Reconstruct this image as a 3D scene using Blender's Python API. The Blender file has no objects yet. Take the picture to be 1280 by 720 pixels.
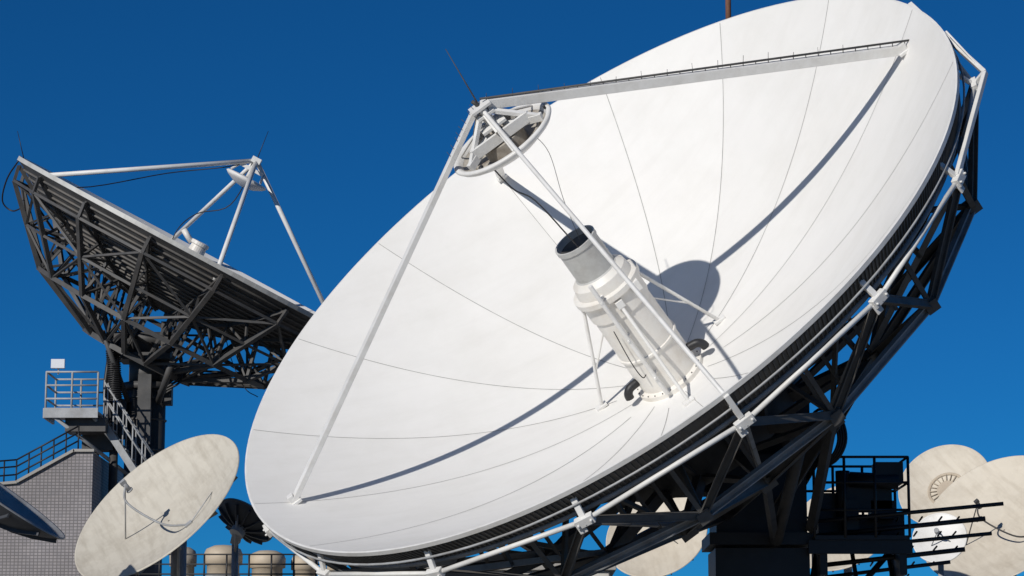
import bpy, math, random
from mathutils import Vector, Matrix
random.seed(7)
D=bpy.data; S=bpy.context.scene; COL=bpy.context.collection
cos=math.cos; sin=math.sin; rad=math.radians; V=Vector

# ------------------------------------------------------------------ materials
def mat(name, base, rough=.55, var=.08, scale=3.0, metal=0.0, dirt=None, dirt_amt=.0, dirt_scale=1.2, stretch=(1,1,1), bump=.0, bscale=40, gores=0.0, grime=None):
    m=D.materials.new(name); m.use_nodes=True; nt=m.node_tree; N=nt.nodes; L=nt.links
    b=N["Principled BSDF"]; b.inputs["Roughness"].default_value=rough; b.inputs["Metallic"].default_value=metal
    tc=N.new("ShaderNodeTexCoord"); mp=N.new("ShaderNodeMapping"); mp.inputs["Scale"].default_value=stretch
    L.new(tc.outputs["Object"],mp.inputs[0])
    n=N.new("ShaderNodeTexNoise"); n.inputs["Scale"].default_value=scale; n.inputs["Detail"].default_value=8; n.inputs["Roughness"].default_value=.65
    L.new(mp.outputs[0],n.inputs["Vector"])
    r=N.new("ShaderNodeValToRGB"); r.color_ramp.elements[0].position=.3; r.color_ramp.elements[1].position=.7
    r.color_ramp.elements[0].color=tuple(c*(1-var) for c in base)+(1,); r.color_ramp.elements[1].color=tuple(min(1,c*(1+var)) for c in base)+(1,)
    L.new(n.outputs[0],r.inputs[0]); out=r.outputs[0]
    def math_(op,a,bv=None):
        q=N.new("ShaderNodeMath"); q.operation=op
        L.new(a,q.inputs[0]) if not isinstance(a,(int,float)) else None
        if bv is not None:
            if isinstance(bv,(int,float)): q.inputs[1].default_value=bv
            else: L.new(bv,q.inputs[1])
        return q.outputs[0]
    if dirt:
        n2=N.new("ShaderNodeTexNoise"); n2.inputs["Scale"].default_value=dirt_scale; n2.inputs["Detail"].default_value=10; n2.inputs["Roughness"].default_value=.7
        L.new(mp.outputs[0],n2.inputs["Vector"])
        r2=N.new("ShaderNodeValToRGB"); r2.color_ramp.elements[0].position=.45; r2.color_ramp.elements[1].position=.72
        r2.color_ramp.elements[0].color=(0,0,0,1); r2.color_ramp.elements[1].color=(dirt_amt,)*3+(1,)
        L.new(n2.outputs[0],r2.inputs[0])
        mx=N.new("ShaderNodeMixRGB"); L.new(r2.outputs[0],mx.inputs[0]); L.new(out,mx.inputs[1]); mx.inputs[2].default_value=tuple(dirt)+(1,)
        out=mx.outputs[0]
    if gores:      # every panel sector aged slightly differently
        sp=N.new("ShaderNodeSeparateXYZ"); L.new(tc.outputs["Object"],sp.inputs[0])
        an=math_('ARCTAN2',sp.outputs[1],sp.outputs[0]); an=math_('ADD',an,-math.radians(2)); an=math_('DIVIDE',an,math.radians(22.5)); an=math_('FLOOR',an)
        wn=N.new("ShaderNodeTexWhiteNoise"); wn.noise_dimensions='1D'; L.new(an,wn.inputs["W"])
        f=math_('MULTIPLY',wn.outputs[0],gores); f=math_('ADD',f,1-gores)
        mx=N.new("ShaderNodeMixRGB"); mx.blend_type='MULTIPLY'; mx.inputs[0].default_value=1; L.new(out,mx.inputs[1]); L.new(f,mx.inputs[2]); out=mx.outputs[0]
    if grime:      # thin rain streaks that follow the fall line of the object
        mp2=N.new("ShaderNodeMapping"); mp2.inputs["Scale"].default_value=grime[0]; mp2.inputs["Rotation"].default_value=grime[1]; L.new(tc.outputs["Object"],mp2.inputs[0])
        n4=N.new("ShaderNodeTexNoise"); n4.inputs["Scale"].default_value=1; n4.inputs["Detail"].default_value=6; n4.inputs["Roughness"].default_value=.6; L.new(mp2.outputs[0],n4.inputs["Vector"])
        r4=N.new("ShaderNodeValToRGB"); r4.color_ramp.elements[0].position=.48; r4.color_ramp.elements[1].position=.75
        r4.color_ramp.elements[0].color=(0,0,0,1); r4.color_ramp.elements[1].color=(grime[3],)*3+(1,); L.new(n4.outputs[0],r4.inputs[0])
        mx=N.new("ShaderNodeMixRGB"); L.new(r4.outputs[0],mx.inputs[0]); L.new(out,mx.inputs[1]); mx.inputs[2].default_value=tuple(grime[2])+(1,); out=mx.outputs[0]
    L.new(out,b.inputs["Base Color"])
    if bump:
        n3=N.new("ShaderNodeTexNoise"); n3.inputs["Scale"].default_value=bscale; n3.inputs["Detail"].default_value=4
        L.new(tc.outputs["Object"],n3.inputs["Vector"])
        bp=N.new("ShaderNodeBump"); bp.inputs["Strength"].default_value=bump; bp.inputs["Distance"].default_value=.02
        L.new(n3.outputs[0],bp.inputs["Height"]); L.new(bp.outputs[0],b.inputs["Normal"])
    return m
M={}
M['panel']=mat('white_reflector_paint',(.785,.77,.74),.65,.02,1.1,dirt=(.62,.60,.55),dirt_amt=.32,dirt_scale=.5,gores=.045,grime=((.35,3.2,1),(0,0,rad(-52)),(.56,.54,.49),.16))
M['white']=mat('white_painted_steel',(.75,.74,.715),.45,.04,2,dirt=(.40,.36,.30),dirt_amt=.35,dirt_scale=2.5,bump=.1)
M['horn']=mat('cream_painted_steel',(.76,.735,.685),.45,.04,2,dirt=(.46,.38,.29),dirt_amt=.45,dirt_scale=2.0,bump=.06)
M['grey']=mat('galvanised_steel',(.36,.37,.38),.5,.2,3,dirt=(.18,.16,.14),dirt_amt=.6,dirt_scale=2)
M['lgrey']=mat('light_grey_steel',(.50,.50,.48),.5,.12,3,dirt=(.25,.22,.19),dirt_amt=.5,dirt_scale=2)
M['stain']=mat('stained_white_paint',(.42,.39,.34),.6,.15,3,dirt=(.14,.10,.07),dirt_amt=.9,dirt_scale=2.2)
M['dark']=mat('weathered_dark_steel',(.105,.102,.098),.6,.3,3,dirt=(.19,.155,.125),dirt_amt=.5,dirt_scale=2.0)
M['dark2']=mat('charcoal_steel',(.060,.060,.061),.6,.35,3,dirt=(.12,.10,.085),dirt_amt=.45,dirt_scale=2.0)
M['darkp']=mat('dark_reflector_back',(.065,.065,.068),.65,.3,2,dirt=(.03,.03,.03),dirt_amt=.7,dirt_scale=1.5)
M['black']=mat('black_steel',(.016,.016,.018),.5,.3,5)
M['seam']=mat('panel_seam',(.32,.315,.30),.8,.3,6)
M['beige']=mat('weathered_fibreglass',(.58,.54,.46),.65,.06,1.5,dirt=(.34,.30,.24),dirt_amt=.55,dirt_scale=1.3,grime=((7.5,1.2,1),(0,0,rad(35)),(.30,.26,.20),.42))
M['cream']=mat('cream_fibreglass',(.64,.58,.48),.6,.05,1.5,dirt=(.40,.34,.26),dirt_amt=.5,dirt_scale=1.0,grime=((5.2,1.0,1),(0,0,rad(20)),(.36,.30,.22),.4))
M['dbeige']=mat('dirty_fibreglass',(.42,.38,.32),.65,.15,2.2,dirt=(.16,.13,.10),dirt_amt=.8,dirt_scale=2)
M['slate']=mat('slate_paint',(.05,.055,.065),.6,.2,3)
M['concrete']=mat('concrete',(.38,.36,.33),.85,.15,1.2,dirt=(.2,.19,.17),dirt_amt=.5,dirt_scale=.6,bump=.3)
M['plaster']=mat('white_plaster',(.62,.60,.56),.85,.08,1.5,dirt=(.35,.32,.28),dirt_amt=.5,dirt_scale=.8)
M['ground']=mat('gravel_ground',(.22,.21,.19),.95,.3,.6,dirt=(.12,.13,.08),dirt_amt=.6,dirt_scale=.08,bump=.4,bscale=8)
M['tan']=mat('tan_paint',(.50,.42,.32),.6,.1,3,dirt=(.25,.2,.15),dirt_amt=.5)
M['rust']=mat('rusty_steel',(.16,.07,.04),.8,.3,8)
M['lamp']=mat('lamp_glass',(.75,.77,.8),.15,.02,4)
def tile():
    m=D.materials.new('tile_cladding'); m.use_nodes=True; nt=m.node_tree; N=nt.nodes; L=nt.links; b=N["Principled BSDF"]; b.inputs["Roughness"].default_value=.6
    tc=N.new("ShaderNodeTexCoord"); sp=N.new("ShaderNodeSeparateXYZ"); ad=N.new("ShaderNodeMath"); ad.operation='ADD'; cb=N.new("ShaderNodeCombineXYZ")
    L.new(tc.outputs["Object"],sp.inputs[0]); L.new(sp.outputs[0],ad.inputs[0]); L.new(sp.outputs[1],ad.inputs[1]); L.new(ad.outputs[0],cb.inputs[0]); L.new(sp.outputs[2],cb.inputs[1])
    br=N.new("ShaderNodeTexBrick"); br.offset=0.0; br.inputs["Scale"].default_value=1; br.inputs["Brick Width"].default_value=.085; br.inputs["Row Height"].default_value=.07; br.inputs["Mortar Size"].default_value=.010
    br.inputs["Color1"].default_value=(.36,.33,.335,1); br.inputs["Color2"].default_value=(.29,.27,.28,1); br.inputs["Mortar"].default_value=(.16,.15,.15,1)
    n=N.new("ShaderNodeTexNoise"); n.inputs["Scale"].default_value=.7; n.inputs["Detail"].default_value=6; L.new(tc.outputs["Object"],n.inputs["Vector"])
    r=N.new("ShaderNodeValToRGB"); r.color_ramp.elements[0].position=.3; r.color_ramp.elements[1].position=.7; r.color_ramp.elements[0].color=(.7,.69,.68,1); r.color_ramp.elements[1].color=(1,1,1,1); L.new(n.outputs[0],r.inputs[0])
    mx=N.new("ShaderNodeMixRGB"); mx.blend_type='MULTIPLY'; mx.inputs[0].default_value=1; L.new(br.outputs[0],mx.inputs[1]); L.new(r.outputs[0],mx.inputs[2])
    L.new(cb.outputs[0],br.inputs["Vector"]); L.new(mx.outputs[0],b.inputs["Base Color"])
    bp=N.new("ShaderNodeBump"); bp.inputs["Strength"].default_value=.4; bp.inputs["Distance"].default_value=.01; bp.invert=True
    L.new(br.outputs["Fac"],bp.inputs["Height"]); L.new(bp.outputs[0],b.inputs["Normal"])
    return m
M['tile']=tile()

# ------------------------------------------------------------------ mesh builder
class MB:
    def __init__(s): s.v=[]; s.f=[]; s.sm=[]
    def ring_tube(s,pts,r,seg=8,closed=False,caps=True):
        pts=[V(p) for p in pts]; n=len(pts); base=len(s.v); prev=None
        for i,p in enumerate(pts):
            if closed: t=(pts[(i+1)%n]-pts[i-1]).normalized()
            elif i==0: t=(pts[1]-pts[0]).normalized()
            elif i==n-1: t=(pts[-1]-pts[-2]).normalized()
            else: t=(pts[i+1]-pts[i-1]).normalized()
            if prev is None:
                a=t.cross(V((0,0,1))); 
                if a.length<.1: a=t.cross(V((0,1,0)))
                a.normalize()
            else:
                a=prev-t*prev.dot(t); a.normalize()
            prev=a; b=t.cross(a); rr=r[i] if isinstance(r,(list,tuple)) else r
            for k in range(seg):
                an=2*math.pi*k/seg; s.v.append(p+(a*cos(an)+b*sin(an))*rr)
        m=n if closed else n-1
        for i in range(m):
            j=(i+1)%n
            for k in range(seg):
                l=(k+1)%seg; s.f.append((base+i*seg+k,base+i*seg+l,base+j*seg+l,base+j*seg+k)); s.sm.append(True)
        if caps and not closed:
            s.f.append(tuple(base+k for k in range(seg))[::-1]); s.sm.append(False)
            s.f.append(tuple(base+(n-1)*seg+k for k in range(seg))); s.sm.append(False)
    def curve(s,pts,r,seg=8,sub=6):
        P=[V(p) for p in pts]; P=[P[0]*2-P[1]]+P+[P[-1]*2-P[-2]]; out=[]
        for i in range(1,len(P)-2):
            for k in range(sub):
                t=k/sub; a,b,c,d=P[i-1],P[i],P[i+1],P[i+2]
                out.append(.5*((2*b)+(c-a)*t+(2*a-5*b+4*c-d)*t*t+(3*b-a-3*c+d)*t**3))
        out.append(P[-2]); s.ring_tube(out,r,seg)
    def tube(s,p,q,r,seg=8): s.ring_tube([p,q],r,seg)
    def beam(s,p,q,w,h=None,up=(0,0,1)):
        h=h or w; p=V(p); q=V(q); t=(q-p).normalized(); up=V(up); a=t.cross(up)
        if a.length<.05: a=t.cross(V((0,1,.1)))
        a.normalize(); b=a.cross(t); base=len(s.v)
        for c in (p,q):
            for (x,y) in ((-1,-1),(1,-1),(1,1),(-1,1)): s.v.append(c+a*x*w/2+b*y*h/2)
        for f in ((0,1,2,3),(7,6,5,4),(0,4,5,1),(1,5,6,2),(2,6,7,3),(3,7,4,0)): s.f.append(tuple(base+i for i in f)); s.sm.append(False)
    def chan(s,p,q,w,h,up=(0,0,1),t=.018):   # open channel section
        p=V(p); q=V(q); d=(q-p).normalized(); a=d.cross(V(up))
        if a.length<.05: a=d.cross(V((0,1,.1)))
        a.normalize(); b=a.cross(d)
        s.beam(p+b*(h/2-t/2),q+b*(h/2-t/2),w,t,b); s.beam(p-b*(h/2-t/2),q-b*(h/2-t/2),w,t,b); s.beam(p+a*(w/2-t),q+a*(w/2-t),t,h-2*t,b)
    def box(s,c,d): 
        c=V(c); s.beam(c-V((0,0,d[2]/2)),c+V((0,0,d[2]/2)),d[0],d[1],(0,1,0))
    def xbox(s,f,c,d):
        x,y,z=c; b=len(s.v)
        for sx,sy,sz in ((-1,-1,-1),(1,-1,-1),(1,1,-1),(-1,1,-1),(-1,-1,1),(1,-1,1),(1,1,1),(-1,1,1)):
            s.v.append(f(x+sx*d[0]/2,y+sy*d[1]/2,z+sz*d[2]/2))
        for q in ((3,2,1,0),(4,5,6,7),(0,1,5,4),(1,2,6,5),(2,3,7,6),(3,0,4,7)): s.f.append(tuple(b+i for i in q)); s.sm.append(False)
    def rev(s,prof,seg=64,c=(0,0),smooth=True,a0=0,a1=360):
        full=abs(a1-a0)>=360; n=seg if full else seg+1; base=len(s.v)
        for (r,z) in prof:
            for k in range(n):
                an=rad(a0+(a1-a0)*k/seg); s.v.append(V((c[0]+r*cos(an),c[1]+r*sin(an),z)))
        for i in range(len(prof)-1):
            for k in range(seg):
                l=(k+1)%n if full else k+1
                s.f.append((base+i*n+k,base+i*n+l,base+(i+1)*n+l,base+(i+1)*n+k)); s.sm.append(smooth)
    def poly_prism(s,pts,y0,y1):
        base=len(s.v); n=len(pts)
        for y in (y0,y1):
            for (x,z) in pts: s.v.append(V((x,y,z)))
        s.f.append(tuple(base+i for i in range(n))); s.f.append(tuple(base+n+i for i in range(n))[::-1]); s.sm+=[False,False]
        for i in range(n):
            j=(i+1)%n; s.f.append((base+i,base+n+i,base+n+j,base+j)); s.sm.append(False)
    def obj(s,name,m,parent=None,bev=0,autos=False):
        me=D.meshes.new(name); me.from_pydata([tuple(v) for v in s.v],[],s.f); me.update()
        me.polygons.foreach_set('use_smooth',[True]*len(s.f) if autos else s.sm); me.materials.append(M[m])
        if autos: me.set_sharp_from_angle(angle=rad(30))
        o=D.objects.new(name,me); COL.objects.link(o)
        if parent: o.parent=parent
        if bev:
            b=o.modifiers.new('bevel','BEVEL'); b.width=bev; b.segments=2; b.limit_method='ANGLE'
        return o
def empty(name,loc=(0,0,0),mtx=None):
    e=D.objects.new(name,None); COL.objects.link(e); e.empty_display_size=.5
    if mtx is not None: e.matrix_world=mtx
    else: e.location=loc
    return e
def frame(c,n,xhint):
    n=V(n).normalized(); x=V(xhint); x=(x-n*x.dot(n)).normalized(); y=n.cross(x)
    return Matrix(((x.x,y.x,n.x,c[0]),(x.y,y.y,n.y,c[1]),(x.z,y.z,n.z,c[2]),(0,0,0,1)))
def pl(r,a,z): return V((r*cos(rad(a)),-r*sin(rad(a)),z))   # +90 deg is the side nearest the viewer

# ================================================================== MAIN DISH
R=6.5; H=2.645
T1=frame((1.145,39.57,9.21),(-.542,-.515,.664),(.808,-.102,.581)); I1=T1.inverted()
main=empty('large_satellite_dish',mtx=T1)
zs=lambda r: -H+H*(r/R)**2
A0=-2.0
m=MB(); rs=[.05+ (R-.05)*i/40 for i in range(41)]
m.rev([(r,zs(r)) for r in rs],160)
m.obj('reflector_face','panel',main)
m=MB(); m.rev([(R,0),(R+.03,0.0),(R+.03,-.07),(R-.02,-.08)],160,smooth=False)
m.obj('rim_lip','white',main)
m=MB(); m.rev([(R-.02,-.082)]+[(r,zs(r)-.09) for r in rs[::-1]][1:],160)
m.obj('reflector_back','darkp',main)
m=MB()
for k in range(16):
    a=A0+22.5*k; w=.0055 if k%4 else .0045
    r0=.75+.25*(k%2); b=len(m.v)
    for i in range(31):
        r=r0+(R-.02-r0)*i/30; da=math.degrees(w/r)
        m.v.append(pl(r,a-da,zs(r)+.005)); m.v.append(pl(r,a+da,zs(r)+.005))
    for i in range(30): m.f.append((b+2*i,b+2*i+1,b+2*i+3,b+2*i+2)); m.sm.append(False)
m.obj('panel_seams','seam',main)
m=MB()
for k in range(480):
    a=k*.75
    m.beam(pl(R-.01,a,-.10),pl(R-.20,a,-.46),.020,.035,pl(1,a,0))
m.rev([(R-.02,-.085),(R-.03,-.12),(R-.22,-.48),(R-.34,-.52)],200)
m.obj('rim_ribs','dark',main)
m=MB()
m.ring_tube([pl(R+.0,a*3,-.27) for a in range(120)],.018,6,True)
m.ring_tube([pl(R-.22,a*3,-.52) for a in range(120)],.04,6,True)
m.obj('edge_ring_tubes','grey',main)
A=[pl(6.57,A0+22.5*k,-.52) for k in range(16)]
B=[pl(5.90,A0+11.25+22.5*k,-1.72) for k in range(16)]
Cn=[pl(3.6,A0+22.5*k,-3.15) for k in range(16)]
Dn=[pl(1.7,A0+22.5*k,-3.55) for k in range(16)]
m=MB(); bk=MB()
for k in range(16):
    j=(k+1)%16
    m.tube(A[k],A[j],.038,10)
    c=A[k]; t=(A[j]-A[k-1]).normalized(); out=V((c.x,c.y,0)).normalized()
    bk.beam(c-t*.14,c+t*.14,.14,.11,out); bk.beam(c,c-out*.15+V((0,0,.32)),.06,.09,t)
    bk.beam(c+t*.1,c+t*.1+out*.02-V((0,0,.16)),.03,.12,t)
    for s_ in (-.1,.1): bk.tube(c+t*s_+out*.05,c+t*s_+out*.09,.02,6)
m.obj('outer_ring','white',main); bk.obj('ring_brackets','white',main,.01)
# white hollow-section guard beams at the upper end of the rim
m=MB()
G=[pl(6.50,-13,-.02),pl(6.78,-1,-.16),pl(6.80,20,-.38),pl(6.62,43,-.50)]
G=[pl(6.56,-4,-.03),pl(6.80,A0+22.5,-.42)]
m.beam(G[0],G[1],.07,.10); m.beam(G[1],A[2]+V((0,0,.05)),.07,.08); m.beam(G[1],A[1],.06,.10); m.beam(pl(6.56,10,-.05),G[1],.03,.03)
m.obj('rim_guard_beams','white',main,.008)
m=MB(); g=MB()
for k in range(16):
    j=(k+1)%16
    m.chan(A[k],B[k],.09,.12); m.chan(A[j],B[k],.09,.12)
    g.chan(B[k],B[j],.10,.13)
    g.beam(A[k],Cn[k]+V((0,0,.1)),.06,.09)
    m.chan(B[k],Cn[k],.11,.14); m.chan(B[k],Cn[j],.11,.14)
    m.beam(Cn[k],Cn[j],.14,.14); m.beam(Cn[k],Dn[k],.14,.18)
    m.beam(Cn[k],Dn[j],.08,.1)
    a=A0+22.5*k; prev=None
    for i in range(9):
        r=1.2+5.1*i/8; p=pl(r,a,zs(r)-.2)
        if prev is not None: m.beam(prev,p,.07,.14)
        prev=p
    for (r,q) in ((5.2,A[k].lerp(Cn[k],.42)),(4.4,A[k].lerp(Cn[k],.72)),(3.6,Cn[k]),(2.4,Dn[k])):
        m.beam(pl(r,a,zs(r)-.2),q,.06,.08)
    m.beam(pl(5.2,a,zs(5.2)-.2),Cn[k],.05,.07)
    am=a+11.25
    m.beam(pl(5.95,am,zs(5.95)-.15),B[k],.07,.09); m.beam(pl(4.8,am,zs(4.8)-.15),B[k],.06,.08)
    m.box(B[k],(.20,.20,.18)); m.box(Cn[k],(.26,.26,.2))
for rr in (2,2.8,3.6,4.4,5.2,5.9):
    m.ring_tube([pl(rr,a*5,zs(rr)-.16) for a in range(72)],.04,6,True)
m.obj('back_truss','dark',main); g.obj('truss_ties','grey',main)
m=MB(); m.rev([(.3,-2.9),(1.75,-2.95),(1.85,-3.0),(1.85,-3.65),(1.7,-3.7),(.0,-3.7)],32,smooth=False)
m.obj('hub_drum','dark2',main)

# ---- feed support legs
APX=V((0,0,3.0)); foot=lambda a,r=.92*R: pl(r,a,zs(r)+.03)
m=MB()
F1=foot(177.9); F2=foot(.2); F3=pl(6.53,88,-.14); F4=foot(268)
m.beam(APX+V((-.12,0,0)),F1,.085,.13,(0,1,0))
m.beam(APX+V((.12,0,-.02)),F2,.15,.12,(0,1,0))
m.tube(APX,F3,.036,10)
m.beam(APX,F4,.10,.14,(1,0,0))
for F,u in ((F1,1),(F2,1),(F4,0)):
    c=V((F.x,F.y,0)).normalized()
    m.beam(F-c*.12-V((0,0,.02)),F+c*.12-V((0,0,.02)),.20,.05); m.beam(F,F+V((0,0,.12)),.10,.12)
m.beam(F3-V((0,0,.3)),F3+V((0,0,.1)),.08,.1)
m.box((0,0,3.02),(.34,.30,.05)); m.box((0,0,2.88),(.30,.26,.05)); m.box((0,0,2.95),(.1,.24,.1))
m.obj('feed_legs','white',main,.006)
m=MB(); t=(F2-APX)
up=V((0,0,1)); tn=t.normalized(); upn=(up-tn*up.dot(tn)).normalized()
a=APX+upn*.14; b=F2+upn*.14+tn*.12
m.tube(a,b,.018,6)
for i in range(34):
    p=a.lerp(b,(i+.5)/34); m.tube(p,p-upn*.08,.008,5)
    if i<30 and i%2==0: m.tube(p,p+upn*random.uniform(.06,.13)+V((0,random.uniform(-.03,.03),0)),.004,4)
for i in range(9):
    p=APX.lerp(F1,.0+i/60); m.tube(p,p+V((0,0,.2))+V((random.uniform(-.05,.05),0,0)),.004,4)
m.tube(APX,APX+V((-.05,0,.16)),.03)
wr=I1.to_3x3()@V((-.45,.0,.78))
m.ring_tube([APX+V((0,0,.05)),APX+V((0,0,.05))+wr.normalized()*1.02],[.014,.005],6)
m.obj('leg_cable_and_spikes','dark2',main)
m=MB(); p=pl(6.5,-47,-.3); m.tube(p,p+(I1.to_3x3()@V((0,0,1)))*1.0,.05,8); m.obj('rim_post','rust',main)

# ---- subreflector
m=MB(); zc=2.34
m.rev([(.0,zc-.26),(.3,zc-.23),(.6,zc-.14),(.84,zc-.02),(.89,zc+.04),(.88,zc+.075),(.83,zc+.085),(.79,zc+.05),(.76,zc-.01)],72)
m.obj('subreflector_shell','white',main)
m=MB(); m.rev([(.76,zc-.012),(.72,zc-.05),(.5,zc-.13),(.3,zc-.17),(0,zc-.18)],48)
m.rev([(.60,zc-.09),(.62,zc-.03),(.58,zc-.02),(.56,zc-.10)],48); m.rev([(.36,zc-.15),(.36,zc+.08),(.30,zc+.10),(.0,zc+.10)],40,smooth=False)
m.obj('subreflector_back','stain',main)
m=MB()
for a in (30,150,270):
    p=pl(.78,a,zc+.10); m.beam(p,pl(.15,a,zc+.22),.09,.12); m.beam(pl(.72,a,zc+.14),pl(.10,a,2.9),.07,.07)
tri=[pl(.60,a,zc+.2) for a in (30,150,270)]
for i in range(3): m.beam(tri[i],tri[(i+1)%3],.06,.17)
for a in (90,210,330):
    m.beam(pl(.35,a,zc+.3),pl(.12,a,2.9),.10,.05); m.tube(pl(.78,a,zc+.06),pl(.35,a,zc+.3),.022,8)
m.tube((0,0,zc-.05),(0,0,2.95),.08,14)
m.box((0,0,zc+.34),(.42,.42,.05))
m.obj('subreflector_frame','white',main,.005)
m=MB()
m.curve([pl(.8,120,zc),pl(.7,118,zc-.5),pl(.45,110,1.4),pl(.30,100,.55),pl(.33,95,.3)],.012,6)
m.curve([pl(.78,60,zc+.1),pl(.9,62,zc-.3),pl(.6,70,1.2),pl(.35,80,.4)],.005,6)
for a in (10,130,250): m.tube(pl(.81,a,zc+.08),pl(.81,a,zc+.13),.02,6)
m.obj('feed_cables','black',main)

# ---- feed cone at the vertex
zv=-H
m=MB()
m.rev([(.60,zv+.02),(.60,zv+.10),(.51,zv+.12),(.51,zv+.75),(.535,zv+.76),(.535,zv+.80),(.51,zv+.81),(.50,zv+1.60),(.525,zv+1.61),(.525,zv+1.95),(.585,zv+1.96),(.585,zv+2.05),(.50,zv+2.07),(.47,zv+2.24),(.37,zv+2.32)],72)
m.obj('feed_cone','horn',main,autos=True)
m=MB(); m.rev([(.37,zv+2.321),(.345,zv+2.34),(.345,zv+2.86),(.36,zv+2.87),(.36,zv+2.95),(.33,zv+2.95),(.32,zv+2.5)],72)
m.obj('feed_horn','lgrey',main,autos=True)
m=MB(); m.rev([(.325,zv+2.84),(.15,zv+2.78),(0,zv+2.76)],32); m.obj('horn_mouth','dark2',main)
m=MB()
for k,a in enumerate((-161,-19.6,92)):
    r=1.26; f=pl(r,a,zs(r)); top=pl(.53,a,zv+1.85)
    m.tube(top,f,.030,10); m.beam(f,f+V((0,0,.05)),.2,.14)
    if k<2: m.tube(pl(.49,a,zv+1.3),f+(top-f)*.35,.016,8)
    m.box(top,(.13,.13,.13))
m.ring_tube([pl(.70,110,zv+2.45),pl(.70,110,zv+2.2),pl(.68,110,zv+.6),pl(.66,110,zv+.12)],.038,10)
for z in (.5,1.3,2.1): m.beam(pl(.48,110,zv+z),pl(.74,110,zv+z),.04,.04)
m.box(pl(.56,50,zv+1.9),(.14,.14,.18)); m.box(pl(.57,-50,zv+1.9),(.16,.18,.26)); m.box(pl(.57,-95,zv+2.05),(.22,.14,.14))
m.obj('feed_braces','white',main,.006)
m=MB()
for k in range(24):
    a=k*15; m.tube(pl(.575,a,zv+.1),pl(.575,a,zv+.12),.010,6)
for a in (170,18):
    m.curve([pl(.50,a,zv+.34),pl(.66,a,zv+.34),pl(.74,a,zv+.28),pl(.76,a,zv+.20)],.072,10,4)
m.curve([pl(.50,130,zv+.5),pl(.62,130,zv+.55),pl(.66,128,zv+.9),pl(.60,125,zv+1.5)],.009,6)
m.obj('vents_and_bolts','black',main)

# ---- pedestal and yoke
W=lambda *p: I1@V(p)
ped=MB(); px,py=4.12,43.0
def wb(c,d,mb=None): (mb or m).xbox(W,c,d)
for c,d in (((px,py,2.4),(1.55,1.6,4.8)),((px,py,4.95),(1.75,1.8,.2)),((px,py,5.6),(1.5,1.5,1.1)),((px,py,6.25),(1.7,1.6,.2)),((px-.7,py-.1,6.8),(.25,1.3,1.2)),((px+.7,py-.1,6.8),(.25,1.3,1.2)),((px,py+.2,6.9),(1.2,1.0,1.0))): wb(c,d,ped)
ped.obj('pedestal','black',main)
m=MB(); dk=V((0,0,-3.6))
for x in (-.7,.7):
    m.beam(W(px+x,py,6.9),dk+V((x,0,.1)),.35,.4); m.beam(W(px+x,py+.5,5.9),Dn[6 if x<0 else 2],.2,.2)
for k,(x,y,z) in ((4,(px-.5,py-.8,5.4)),(3,(px+.3,py-.8,5.5)),(5,(px-.7,py-.8,5.3)),(2,(px+.7,py-.4,5.9)),(6,(px-.8,py-.3,5.6))):
    m.chan(Cn[k],W(x,y,z),.15,.18)
m.beam(Cn[4],W(px+.2,py-.85,4.9),.1,.12); m.beam(Cn[3],W(px+.8,py-.85,5.1),.12,.14)
m.tube(W(px+.2,py-1.1,4.9),Cn[3].lerp(Cn[4],.5),.10,12)
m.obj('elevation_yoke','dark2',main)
m=MB()
def wl(p,q,r=.022): m.tube(W(*p),W(*q),r,6)
dx0,dx1,dy0,dy1,dz=4.95,6.5,41.9,43.4,4.95
wb(((dx0+dx1)/2,(dy0+dy1)/2,dz),(dx1-dx0,dy1-dy0,.07))
for x in (dx0,dx0+.5,dx0+1.0,dx1):
    for y in (dy0,dy1): wl((x,y,dz),(x,y,dz+1.32),.026)
for z in (.45,.9,1.32):
    for y in (dy0,dy1): wl((dx0,y,dz+z),(dx1,y,dz+z))
    wl((dx1,dy0,dz+z),(dx1,dy1,dz+z))
for c,d in (((5.9,42.7,5.75),(.8,.6,.6)),((6.25,42.5,6.05),(.45,.5,.35)),((5.35,42.9,5.35),(.5,.5,.8)),((5.9,43.,5.2),(1.3,.5,.4)),((6.15,42.6,5.45),(.4,.4,.3)),((5.6,42.4,5.35),(.25,.3,.5))): wb(c,d)
m.tube(W(5.6,42.4,5.95),W(6.4,42.3,5.9),.13,12); m.tube(W(5.5,42.5,6.1),W(5.5,42.5,5.3),.12,12)
for i,(z,x1) in enumerate(((5.42,8.0),(5.20,7.75),(4.98,7.9),(4.74,7.5),(4.55,7.3))):
    y=42.0+i*.28
    wl((5.0,y,z-.20),(x1,y-.35,z+.06),.032+.008*(i%2))
    for q in range(7):
        xx=5.7+q*.33+random.uniform(-.05,.05)
        if xx<x1-.3: wl((xx,y-.05,z-.13),(xx+.05,y+.6,z-.15),.016)
for x in (5.7,6.3): wl((x,42.2,dz-1.0),(x,43.2,dz),.04)
for x in (5.1,6.4): wb((x,42.6,dz-.35),(.12,1.2,.5))
wb((5.7,42.0,dz-.15),(1.7,.1,.22))
wl((5.1,42.7,4.9),(4.8,42.9,3.2),.05); wl((6.4,42.7,4.9),(4.9,42.9,3.2),.05)
for s in range(4):
    o=.10*s
    m.curve([W(4.8,42.1,6.7-o),W(5.0,41.5,7.0-o*.6),W(5.34-o*.3,41.4,6.85-o*.4),W(5.42-o*.4,41.4,6.45),W(5.2-o*.2,41.5,6.12+o*.2),W(4.8,42.1,6.15)],.026,8)
m.obj('access_deck','black',main)

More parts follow.
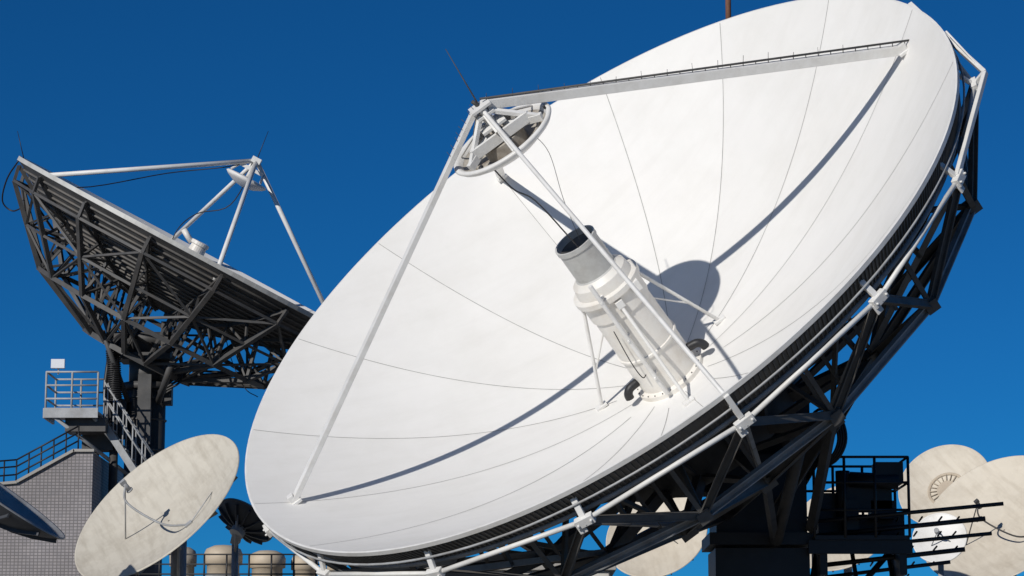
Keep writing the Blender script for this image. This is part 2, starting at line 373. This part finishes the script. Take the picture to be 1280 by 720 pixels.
# ================================================================== SECOND DISH
R2=4.5; H2=1.5
T2=frame((-7.34,58.23,12.88),(.47,-.118,.873),(.88,.0816,-.463)); I2=T2.inverted()
d2=empty('lattice_satellite_dish',mtx=T2)
z2=lambda r:-H2+H2*(r/R2)**2
rs=[.05+(R2-.05)*i/30 for i in range(31)]
m=MB(); m.rev([(r,z2(r)) for r in rs],96); m.obj('reflector_face','panel',d2)
m=MB(); m.rev([(R2,0),(R2+.03,0),(R2+.03,-.10),(R2-.03,-.11)],96,smooth=False); m.obj('rim_lip','lgrey',d2)
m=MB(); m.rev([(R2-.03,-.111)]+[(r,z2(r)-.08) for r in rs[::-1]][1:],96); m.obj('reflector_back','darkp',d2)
m=MB(); rr=.5
while rr<4.4:
    m.ring_tube([pl(rr,a*5,z2(rr)-.10) for a in range(72)],.028,6,True); rr+=.19
m.obj('back_stiffener_rings','dark',d2)
m=MB(); nR=16
prof=[(4.38,-.55),(2.95,-2.05),(1.35,-2.8)]
for k in range(nR):
    a=360/nR*k+6; b=a+360/nR
    top=[pl(r,a,z2(r)-.16) for r in (4.45,3.9,3.3,2.7,2.0,1.35,.6)]
    for i in range(6): m.beam(top[i],top[i+1],.05,.09)
    P=[pl(r,a,z) for r,z in prof]; Q=[pl(r,b,z) for r,z in prof]
    mid=P[0].lerp(P[1],.5); midb=Q[0].lerp(Q[1],.5)
    m.beam(top[0],P[0],.07,.07); m.beam(P[0],P[1],.10,.10); m.beam(P[1],P[2],.10,.10); m.beam(P[2],pl(.3,a,-2.85),.12,.1)
    m.beam(P[0],Q[0],.06,.06); m.beam(P[1],Q[1],.10,.10); m.beam(P[2],Q[2],.12,.12); m.beam(mid,midb,.06,.06)
    for s,t,r in ((P[0],top[2],.05),(mid,top[2],.05),(mid,top[3],.05),(P[1],top[3],.07),(P[1],top[4],.05),(P[2],top[4],.05),(P[2],top[5],.06)): m.beam(s,t,r,r)
    if k%2==0: 
        for s,t in ((P[0],midb),(P[1],midb),(P[1],Q[2])): m.beam(s,t,.05,.05)
    else: 
        for s,t in ((Q[0],mid),(Q[1],mid),(Q[1],P[2])): m.beam(s,t,.05,.05)
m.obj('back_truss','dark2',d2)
m=MB(); apx=V((.28,0,2.48)); r=.9*R2
ft=[pl(r,a,z2(r)+.02) for a in (74,164,254,-16)]
for i,f in enumerate(ft): m.tube(apx,f,.055,8)
for f in ft: m.tube(f-V((0,0,.1)),f+V((0,0,.1)),.09,8)
m.tube(apx,V((.28,0,2.05)),.05,8)
m.box(apx,(.22,.22,.14)); m.box((.28,0,2.25),(.6,.10,.08)); m.tube((-.02,0,2.25),(-.17,.2,2.05),.03); m.tube((.58,0,2.25),(.63,-.2,2.05),.03)
m.obj('feed_legs','white',d2)
m=MB(); m.rev([(0,1.78),(.25,1.82),(.45,1.92),(.52,1.98),(.48,2.02),(.2,2.04),(0,2.05)],32,c=(.28,0)); m.obj('subreflector','white',d2)
m=MB(); m.rev([(.33,z2(.3)),(.30,-.5),(.22,-.3),(.19,.10),(.22,.12),(.22,.2),(.17,.21),(.15,.1)],24,c=(.05,0),smooth=False)
m.tube((-.15,0,.1),(-.45,0,.28),.07)
m.obj('feed_horn','horn',d2)
m=MB()
m.curve([ft[1]+V((-.1,0,.1)),ft[1]+V((1.0,0,.25)),V((-1.4,0,1.25)),V((-.3,0,2.0)),apx],.014,6)
m.curve([apx,V((.2,.3,1.3)),V((-.4,.4,.75)),V((-.6,.2,.2)),V((-.5,0,-.5))],.013,6)
u2=I2.to_3x3()@V((.35,0,.94)); m.ring_tube([apx,apx+u2*.75],[.012,.006],6)
u3=I2.to_3x3()@V((-.25,0,.97)); p=pl(4.45,176,0); m.ring_tube([p,p+u3*.65],[.012,.006],6)
m.curve([pl(4.5,165,-.1),pl(4.52,170,-.6),pl(4.4,175,-1.1),pl(4.1,175,-1.2),pl(3.9,170,-1.0)],.018,6)
m.obj('feed_cables','black',d2)
W2=lambda *p: I2@V(p)
def wb2(mb,c,d): mb.xbox(W2,c,d)
m=MB(); cx,cy=-8.42,58.4
m.tube(W2(cx,cy,0),W2(cx,cy,9.6),.46,28); m.ring_tube([W2(cx,cy,9.6),W2(cx,cy,9.75)],.56,28); m.tube(W2(cx,cy,9.7),W2(cx,cy,10.3),.40,24)
wb2(m,(cx,cy,10.35),(1.2,.9,.16)); wb2(m,(cx-.45,cy,10.75),(.16,.8,.8)); wb2(m,(cx+.45,cy,10.75),(.16,.8,.8))
m.tube(W2(cx-.75,cy,10.8),W2(cx+.75,cy,10.8),.17,14)
m.beam(W2(cx,cy,10.8),V((0,0,-2.75)),.6,.7)
m.tube(W2(cx+.35,cy-.4,9.3),pl(1.9,60,-2.5),.08,10); m.tube(W2(cx-.35,cy-.4,9.3),pl(1.6,120,-2.6),.06,10)
wb2(m,(cx+.05,cy-.50,9.1),(.3,.2,1.6)); wb2(m,(cx-.5,cy-.3,8.9),(.25,.3,.9)); wb2(m,(cx+.52,cy-.1,9.5),(.2,.3,.5))
for z in (8.2,8.9,9.4): m.ring_tube([W2(cx+.47*cos(t*.5236),cy+.47*sin(t*.5236),z) for t in range(12)],.03,6,True)
m.obj('pedestal','dark2',d2)
m=MB()
def bundle(pts,r,seg=8): m.curve([W2(*p) for p in pts],r,seg)
for s in (0,.09,.18): bundle([(-8.6-s,57.8,10.9),(-8.9-s,57.6,10.6),(-9.0-s,57.6,10.1),(-9.05-s,57.6,9.4),(-8.95-s,57.7,8.6)],.05)
for i in range(24):
    z=10.4-i*.05; m.ring_tube([W2(-9.08+.15*cos(t*.785)+.004*i,57.6+.15*sin(t*.785),z) for t in range(8)],.020,5,True)
for s in range(4): bundle([(-8.0,58,10.6-s*.07),(-7.7+.03*s,57.9,10.45),(-7.55,57.9,10.05-s*.08),(-7.8,57.9,9.8-s*.07),(-8.1,58,9.5)],.03)
bundle([(-6.6,58,10.9),(-6.4,58,10.2),(-6.1,58,9.6),(-5.8,58,9.4)],.010)
m.obj('cable_bundles','black',d2)
m=MB()
X0,X1,Y0,Y1,Z=-10.35,-9.2,56.4,57.6,8.85
wb2(m,((X0+X1)/2,(Y0+Y1)/2,Z),(X1-X0,Y1-Y0,.07)); wb2(m,((X0+X1)/2,Y0-.03,Z-.02),(X1-X0+.04,.05,.22)); wb2(m,(X0-.03,(Y0+Y1)/2,Z-.02),(.05,Y1-Y0,.22))
def t2(p,q,r=.024,mb=None): (mb or m).tube(W2(*p),W2(*q),r,6)
for x in (X0,(X0+X1)/2,X1):
    for y in (Y0,Y1): t2((x,y,Z),(x,y,Z+.9))
for z in (.3,.6,.9):
    for y in (Y0,Y1): t2((X0,y,Z+z),(X1,y,Z+z))
    t2((X0,Y0,Z+z),(X0,Y1,Z+z))
t2((X0+.2,Y0,Z-.1),(-8.7,58,7.6),.05); t2((X1-.1,Y0+.2,Z-.1),(-8.7,58,7.9),.05)
for y in (57.0,57.5):
    t2((-9.15,y,9.6),(-8.0,y,7.9),.022); t2((-9.15,y,9.25),(-8.0,y,7.55),.022)
    m.beam(W2(-9.2,y,8.75),W2(-8.0,y,6.95),.04,.16)
    for i in range(6):
        x=-9.15+i*.22; z=8.75-i*.33; t2((x,y,z),(x,y,z+.9),.018)
for i in range(9):
    x=-9.15+i*.14; wb2(m,(x,57.25,8.72-i*.21),(.2,.5,.03))
m.obj('side_platform','grey',d2)
m=MB()
t2((-9.3,57.6,8.5),(-9.75,57.8,6.8),.09,m); t2((-9.0,57.6,8.3),(-9.05,57.9,0),.10,m); t2((-9.75,57.8,6.8),(-9.75,57.8,0),.09,m)
wb2(m,(-9.35,57.7,8.3),(.7,.5,.35)); wb2(m,(-9.5,57.0,8.6),(.9,.7,.3))
m.obj('platform_legs','dark2',d2)
m=MB(); t2((-10.1,56.45,9.7),(-10.1,56.45,9.85),.02,m); wb2(m,(-10.1,56.4,9.93),(.30,.12,.2)); m.obj('flood_lamp','lamp',d2)

# ================================================================== SMALL DISHES
def small_dish(name,c,n,R,face='beige',back='dbeige',depth=.22,feed='tripod',xh=(1,0,.3),ring=False,fm='grey'):
    T=frame(c,n,xh); I=T.inverted(); e=empty(name,mtx=T)
    h=depth*R; z=lambda r:-h+h*(r/R)**2
    rs=[.02+(R-.02)*i/20 for i in range(21)]
    m=MB(); m.rev([(r,z(r)) for r in rs]+[(R+.02,.012),(R+.03,-.02)],72); m.obj('reflector',face,e)
    m=MB(); m.rev([(R+.03,-.021),(R-.01,-.04)]+[(r,z(r)-.05) for r in rs[::-1]][2:],72)
    for k in range(12):
        a=30*k; pr=None
        for r in (R*.97,R*.7,R*.45,R*.2):
            p=pl(r,a,z(r)-.08)
            if pr is not None: m.beam(pr,p,.03,.08)
            pr=p
    m.obj('back_shell',back,e)
    m=MB(); m.rev([(.02,-h-.05),(R*.25,-h-.06),(R*.25,-h-.22),(.0,-h-.24)],20,smooth=False)
    bw=T@V((0,0,-h-.3)); ft=V((bw.x,bw.y+.25,0)); L=lambda v:I@v
    m.beam(V((0,0,-h-.15)),L(V((ft.x,ft.y,bw.z-.1))),.16,.16)
    m.tube(L(ft),L(V((ft.x,ft.y,bw.z))),max(.07,R*.08),14)
    m.tube(pl(R*.6,90,z(R*.6)-.06),L(V((ft.x,ft.y,bw.z-R*.6))),.03,8)
    m.obj('mount',fm,e)
    if feed!='none':
        m=MB(); fl=R*.62; q=R/1.9
        if feed=='tripod':
            top=V((0,0,-h+fl))
            for a in (40,160,280): m.tube(pl(R*.42,a,z(R*.42)),top,.014,6)
            m.tube(V((0,0,-h)),top,.02,8); m.tube(top,top+V((0,0,.12)),.06,10)
        else:
            top=pl(R*.10,180,-h+fl)
            m.curve([pl(R*.50,70,z(R*.5)),pl(R*.40,95,-h+fl*.35),pl(R*.22,150,-h+fl*.8),top],.022,8)
            m.tube(pl(R*.50,200,z(R*.5)),top,.016,6)
            m.curve([pl(R*.50,70,z(R*.5)),pl(R*.60,45,z(R*.6)+.08),pl(R*.6,25,z(R*.6))],.010,6)
            m.tube(top+V((0,0,.04)),top-V((0,0,.13)),.05,12); m.tube(top-V((0,0,.13)),top-V((0,0,.16)),.07,12); m.box(top+V((0,0,.07)),(.12,.08,.08))
            m.box(pl(R*.5,70,z(R*.5)+.02),(.16,.1,.05))
        m.obj('feed_arm','grey' if feed!='darkarm' else 'dark2',e)
    if ring:
        m=MB(); m.rev([(R*.36,z(R*.36)+.02),(R*.38,z(R*.38)+.06),(R*.42,z(R*.42)+.02)],40); m.rev([(0,z(0)+.05),(R*.22,z(R*.2)+.05)],30)
        for k in range(20): a=k*18; m.tube(pl(R*.22,a,z(R*.22)+.04),pl(R*.38,a,z(R*.38)+.04),.014,5)
        m.obj('feed_ring','tan',e)
    return e
small_dish('small_satellite_dish',(-6.95,49.98,6.19),(-.52,-.568,.631),1.92,feed='arm',xh=(.81,0,.58))
small_dish('small_satellite_dish',(12.5,66.0,7.30),(-.50,-.64,.575),2.1,face='cream',feed='darkarm',xh=(.8,0,.6))
small_dish('small_satellite_dish',(11.95,70.6,8.62),(-.40,-.80,.45),1.3,face='cream',feed='none',ring=True,xh=(.8,0,.6))
small_dish('small_satellite_dish',(3.37,59.9,6.42),(-.3,-.8,.52),1.2,face='cream',feed='tripod')
small_dish('small_satellite_dish',(7.9,61.6,6.74),(-.4,-.7,.55),1.3,face='cream',feed='tripod')
small_dish('small_satellite_dish',(10.05,60.3,6.37),(-.3,-.88,.35),.62,face='white',feed='tripod',depth=.12)
small_dish('small_satellite_dish',(-5.5,53.0,6.17),(.45,.45,.75),.62,face='grey',back='slate',feed='tripod',depth=.3)
small_dish('small_satellite_dish',(-9.08,44.97,6.02),(.57,-.06,.81),1.45,face='grey',back='slate',feed='none',depth=.28,xh=(.82,0,-.57))

# ================================================================== BUILDINGS
b=empty('tile_clad_building')
m=MB(); m.poly_prism([(-16,0),(-9.25,0),(-9.25,7.95),(-9.68,7.95),(-10.9,7.25),(-16,6.8)],56.3,62); m.obj('walls','tile',b)
m=MB(); m.beam((-9.66,56.28,7.99),(-10.9,56.28,7.29),.12,.06); m.beam((-9.22,56.28,7.98),(-9.68,56.28,7.98),.12,.06); m.beam((-10.9,56.28,7.28),(-16,56.28,6.83),.12,.06); m.obj('coping','concrete',b)
m=MB()
for off in (.35,.65,.9):
    m.tube((-9.6,56.4,8.0+off*.6),(-10.95,56.4,7.25+off*.6),.02,6); m.tube((-10.95,56.4,7.25+off*.6),(-14,56.4,7.0+off*.6),.02,6)
for i in range(12):
    x=-9.6-i*.27; z=8.0+(x+9.6)*.56 if x>-10.95 else 7.22; m.tube((x,56.4,z),(x,56.4,z+.55),.018,6)
m.obj('roof_railing','black',b)
b=empty('equipment_shelter')
m=MB(); m.poly_prism([(-2.0,0),(2.2,0),(2.2,5.45),(-2.0,5.45)],58,63); m.obj('walls','plaster',b,.03)
m=MB(); m.poly_prism([(-2.15,5.453),(2.35,5.453),(2.35,5.62),(-2.15,5.62)],57.85,63.15); m.obj('roof_slab','concrete',b,.02)
m=MB()
for i in range(4): m.poly_prism([(-1.6+i*.95,3.2),(-1.05+i*.95,3.2),(-1.05+i*.95,4.3),(-1.6+i*.95,4.3)],57.96,58.02)
m.obj('windows','slate',b)
b=empty('plant_building')
m=MB(); m.poly_prism([(-9,0),(-2.3,0),(-2.3,4.75),(-9,4.75)],55,62); m.obj('walls','plaster',b,.03)
m=MB(); m.poly_prism([(-9.1,4.753),(-2.2,4.753),(-2.2,4.95),(-9.1,4.95)],54.9,62.1); m.obj('roof_slab','concrete',b)
m=MB()
for z in (.4,.75,1.1): m.tube((-9,55.1,4.95+z*.6),(-2.2,55.1,4.95+z*.6),.018,6)
for i in range(15): m.tube((-9+i*.48,55.1,4.95),(-9+i*.48,55.1,5.62),.02,6)
m.obj('roof_railing','black',b)
def vent(x,y,z,r,h,ma='tan'):
    e=empty('roof_ventilator',(x,y,z)); m=MB()
    m.rev([(r*.85,0),(r*.85,h*.55),(r*1.0,h*.56),(r*1.02,h*.8),(r*.9,h*.92),(r*.5,h),(0,h*1.02)],28); m.obj('cowl',ma,e)
    m=MB(); m.ring_tube([pl(r*.87,a*15,h*.3) for a in range(24)],.02,6,True); m.obj('band','grey',e)
vent(-6.35,56.5,4.95,.42,.95); vent(-5.4,56.7,4.95,.40,.85); vent(-4.6,57,4.95,.3,.8); vent(-7.3,57,4.95,.3,.95,'dbeige'); vent(-3.2,57,4.95,.3,.75,'plaster'); vent(-3.9,57.2,4.95,.22,.75,'tan')
b=empty('far_building')
m=MB(); m.poly_prism([(3,0),(18,0),(18,6.2),(3,6.2)],76,84); m.obj('walls','plaster',b,.03)
m=MB(); m.poly_prism([(2.9,6.203),(18.1,6.203),(18.1,6.35),(2.9,6.35)],75.9,84.1); m.obj('roof_slab','concrete',b)
m=MB(); s=3000; m.v=[V((-s,-s,0)),V((s,-s,0)),V((s,s,0)),V((-s,s,0))]; m.f=[(0,1,2,3)]; m.sm=[False]; m.obj('ground','ground')

# ================================================================== LIGHT, SKY, CAMERA
sd=V((-.56,-.745,.366)).normalized()
sl=D.lights.new('sun','SUN'); sl.energy=3.5; sl.angle=rad(.53); sl.color=(1,.96,.895)
so=D.objects.new('sun',sl); COL.objects.link(so); so.rotation_euler=(-sd).to_track_quat('-Z','Y').to_euler(); so.location=(-20,-20,30)
w=D.worlds.new('World'); S.world=w; w.use_nodes=True; N=w.node_tree.nodes; L=w.node_tree.links; bg=N['Background']
sk=N.new('ShaderNodeTexSky'); sk.sky_type='NISHITA'; sk.sun_disc=False; sk.sun_elevation=math.asin(sd.z); sk.sun_rotation=math.atan2(sd.x,sd.y)%(2*math.pi)
sk.altitude=3500; sk.air_density=1.0; sk.dust_density=.0; sk.ozone_density=4.0
mu=N.new('ShaderNodeMixRGB'); mu.blend_type='MULTIPLY'; mu.inputs[0].default_value=1; mu.inputs[2].default_value=(.05,.36,.58,1)
L.new(sk.outputs[0],mu.inputs[1]); L.new(mu.outputs[0],bg.inputs[0]); bg.inputs[1].default_value=.1
cd=D.cameras.new('camera'); cam=D.objects.new('camera',cd); COL.objects.link(cam); cam.location=(0,0,1.7); cam.rotation_euler=(rad(100),0,0)
cd.sensor_width=36; cd.lens=90; cd.clip_end=6000; cd.clip_start=.1; S.camera=cam
S.view_settings.view_transform='Standard'; S.view_settings.look='None'; S.view_settings.exposure=0; S.view_settings.gamma=1
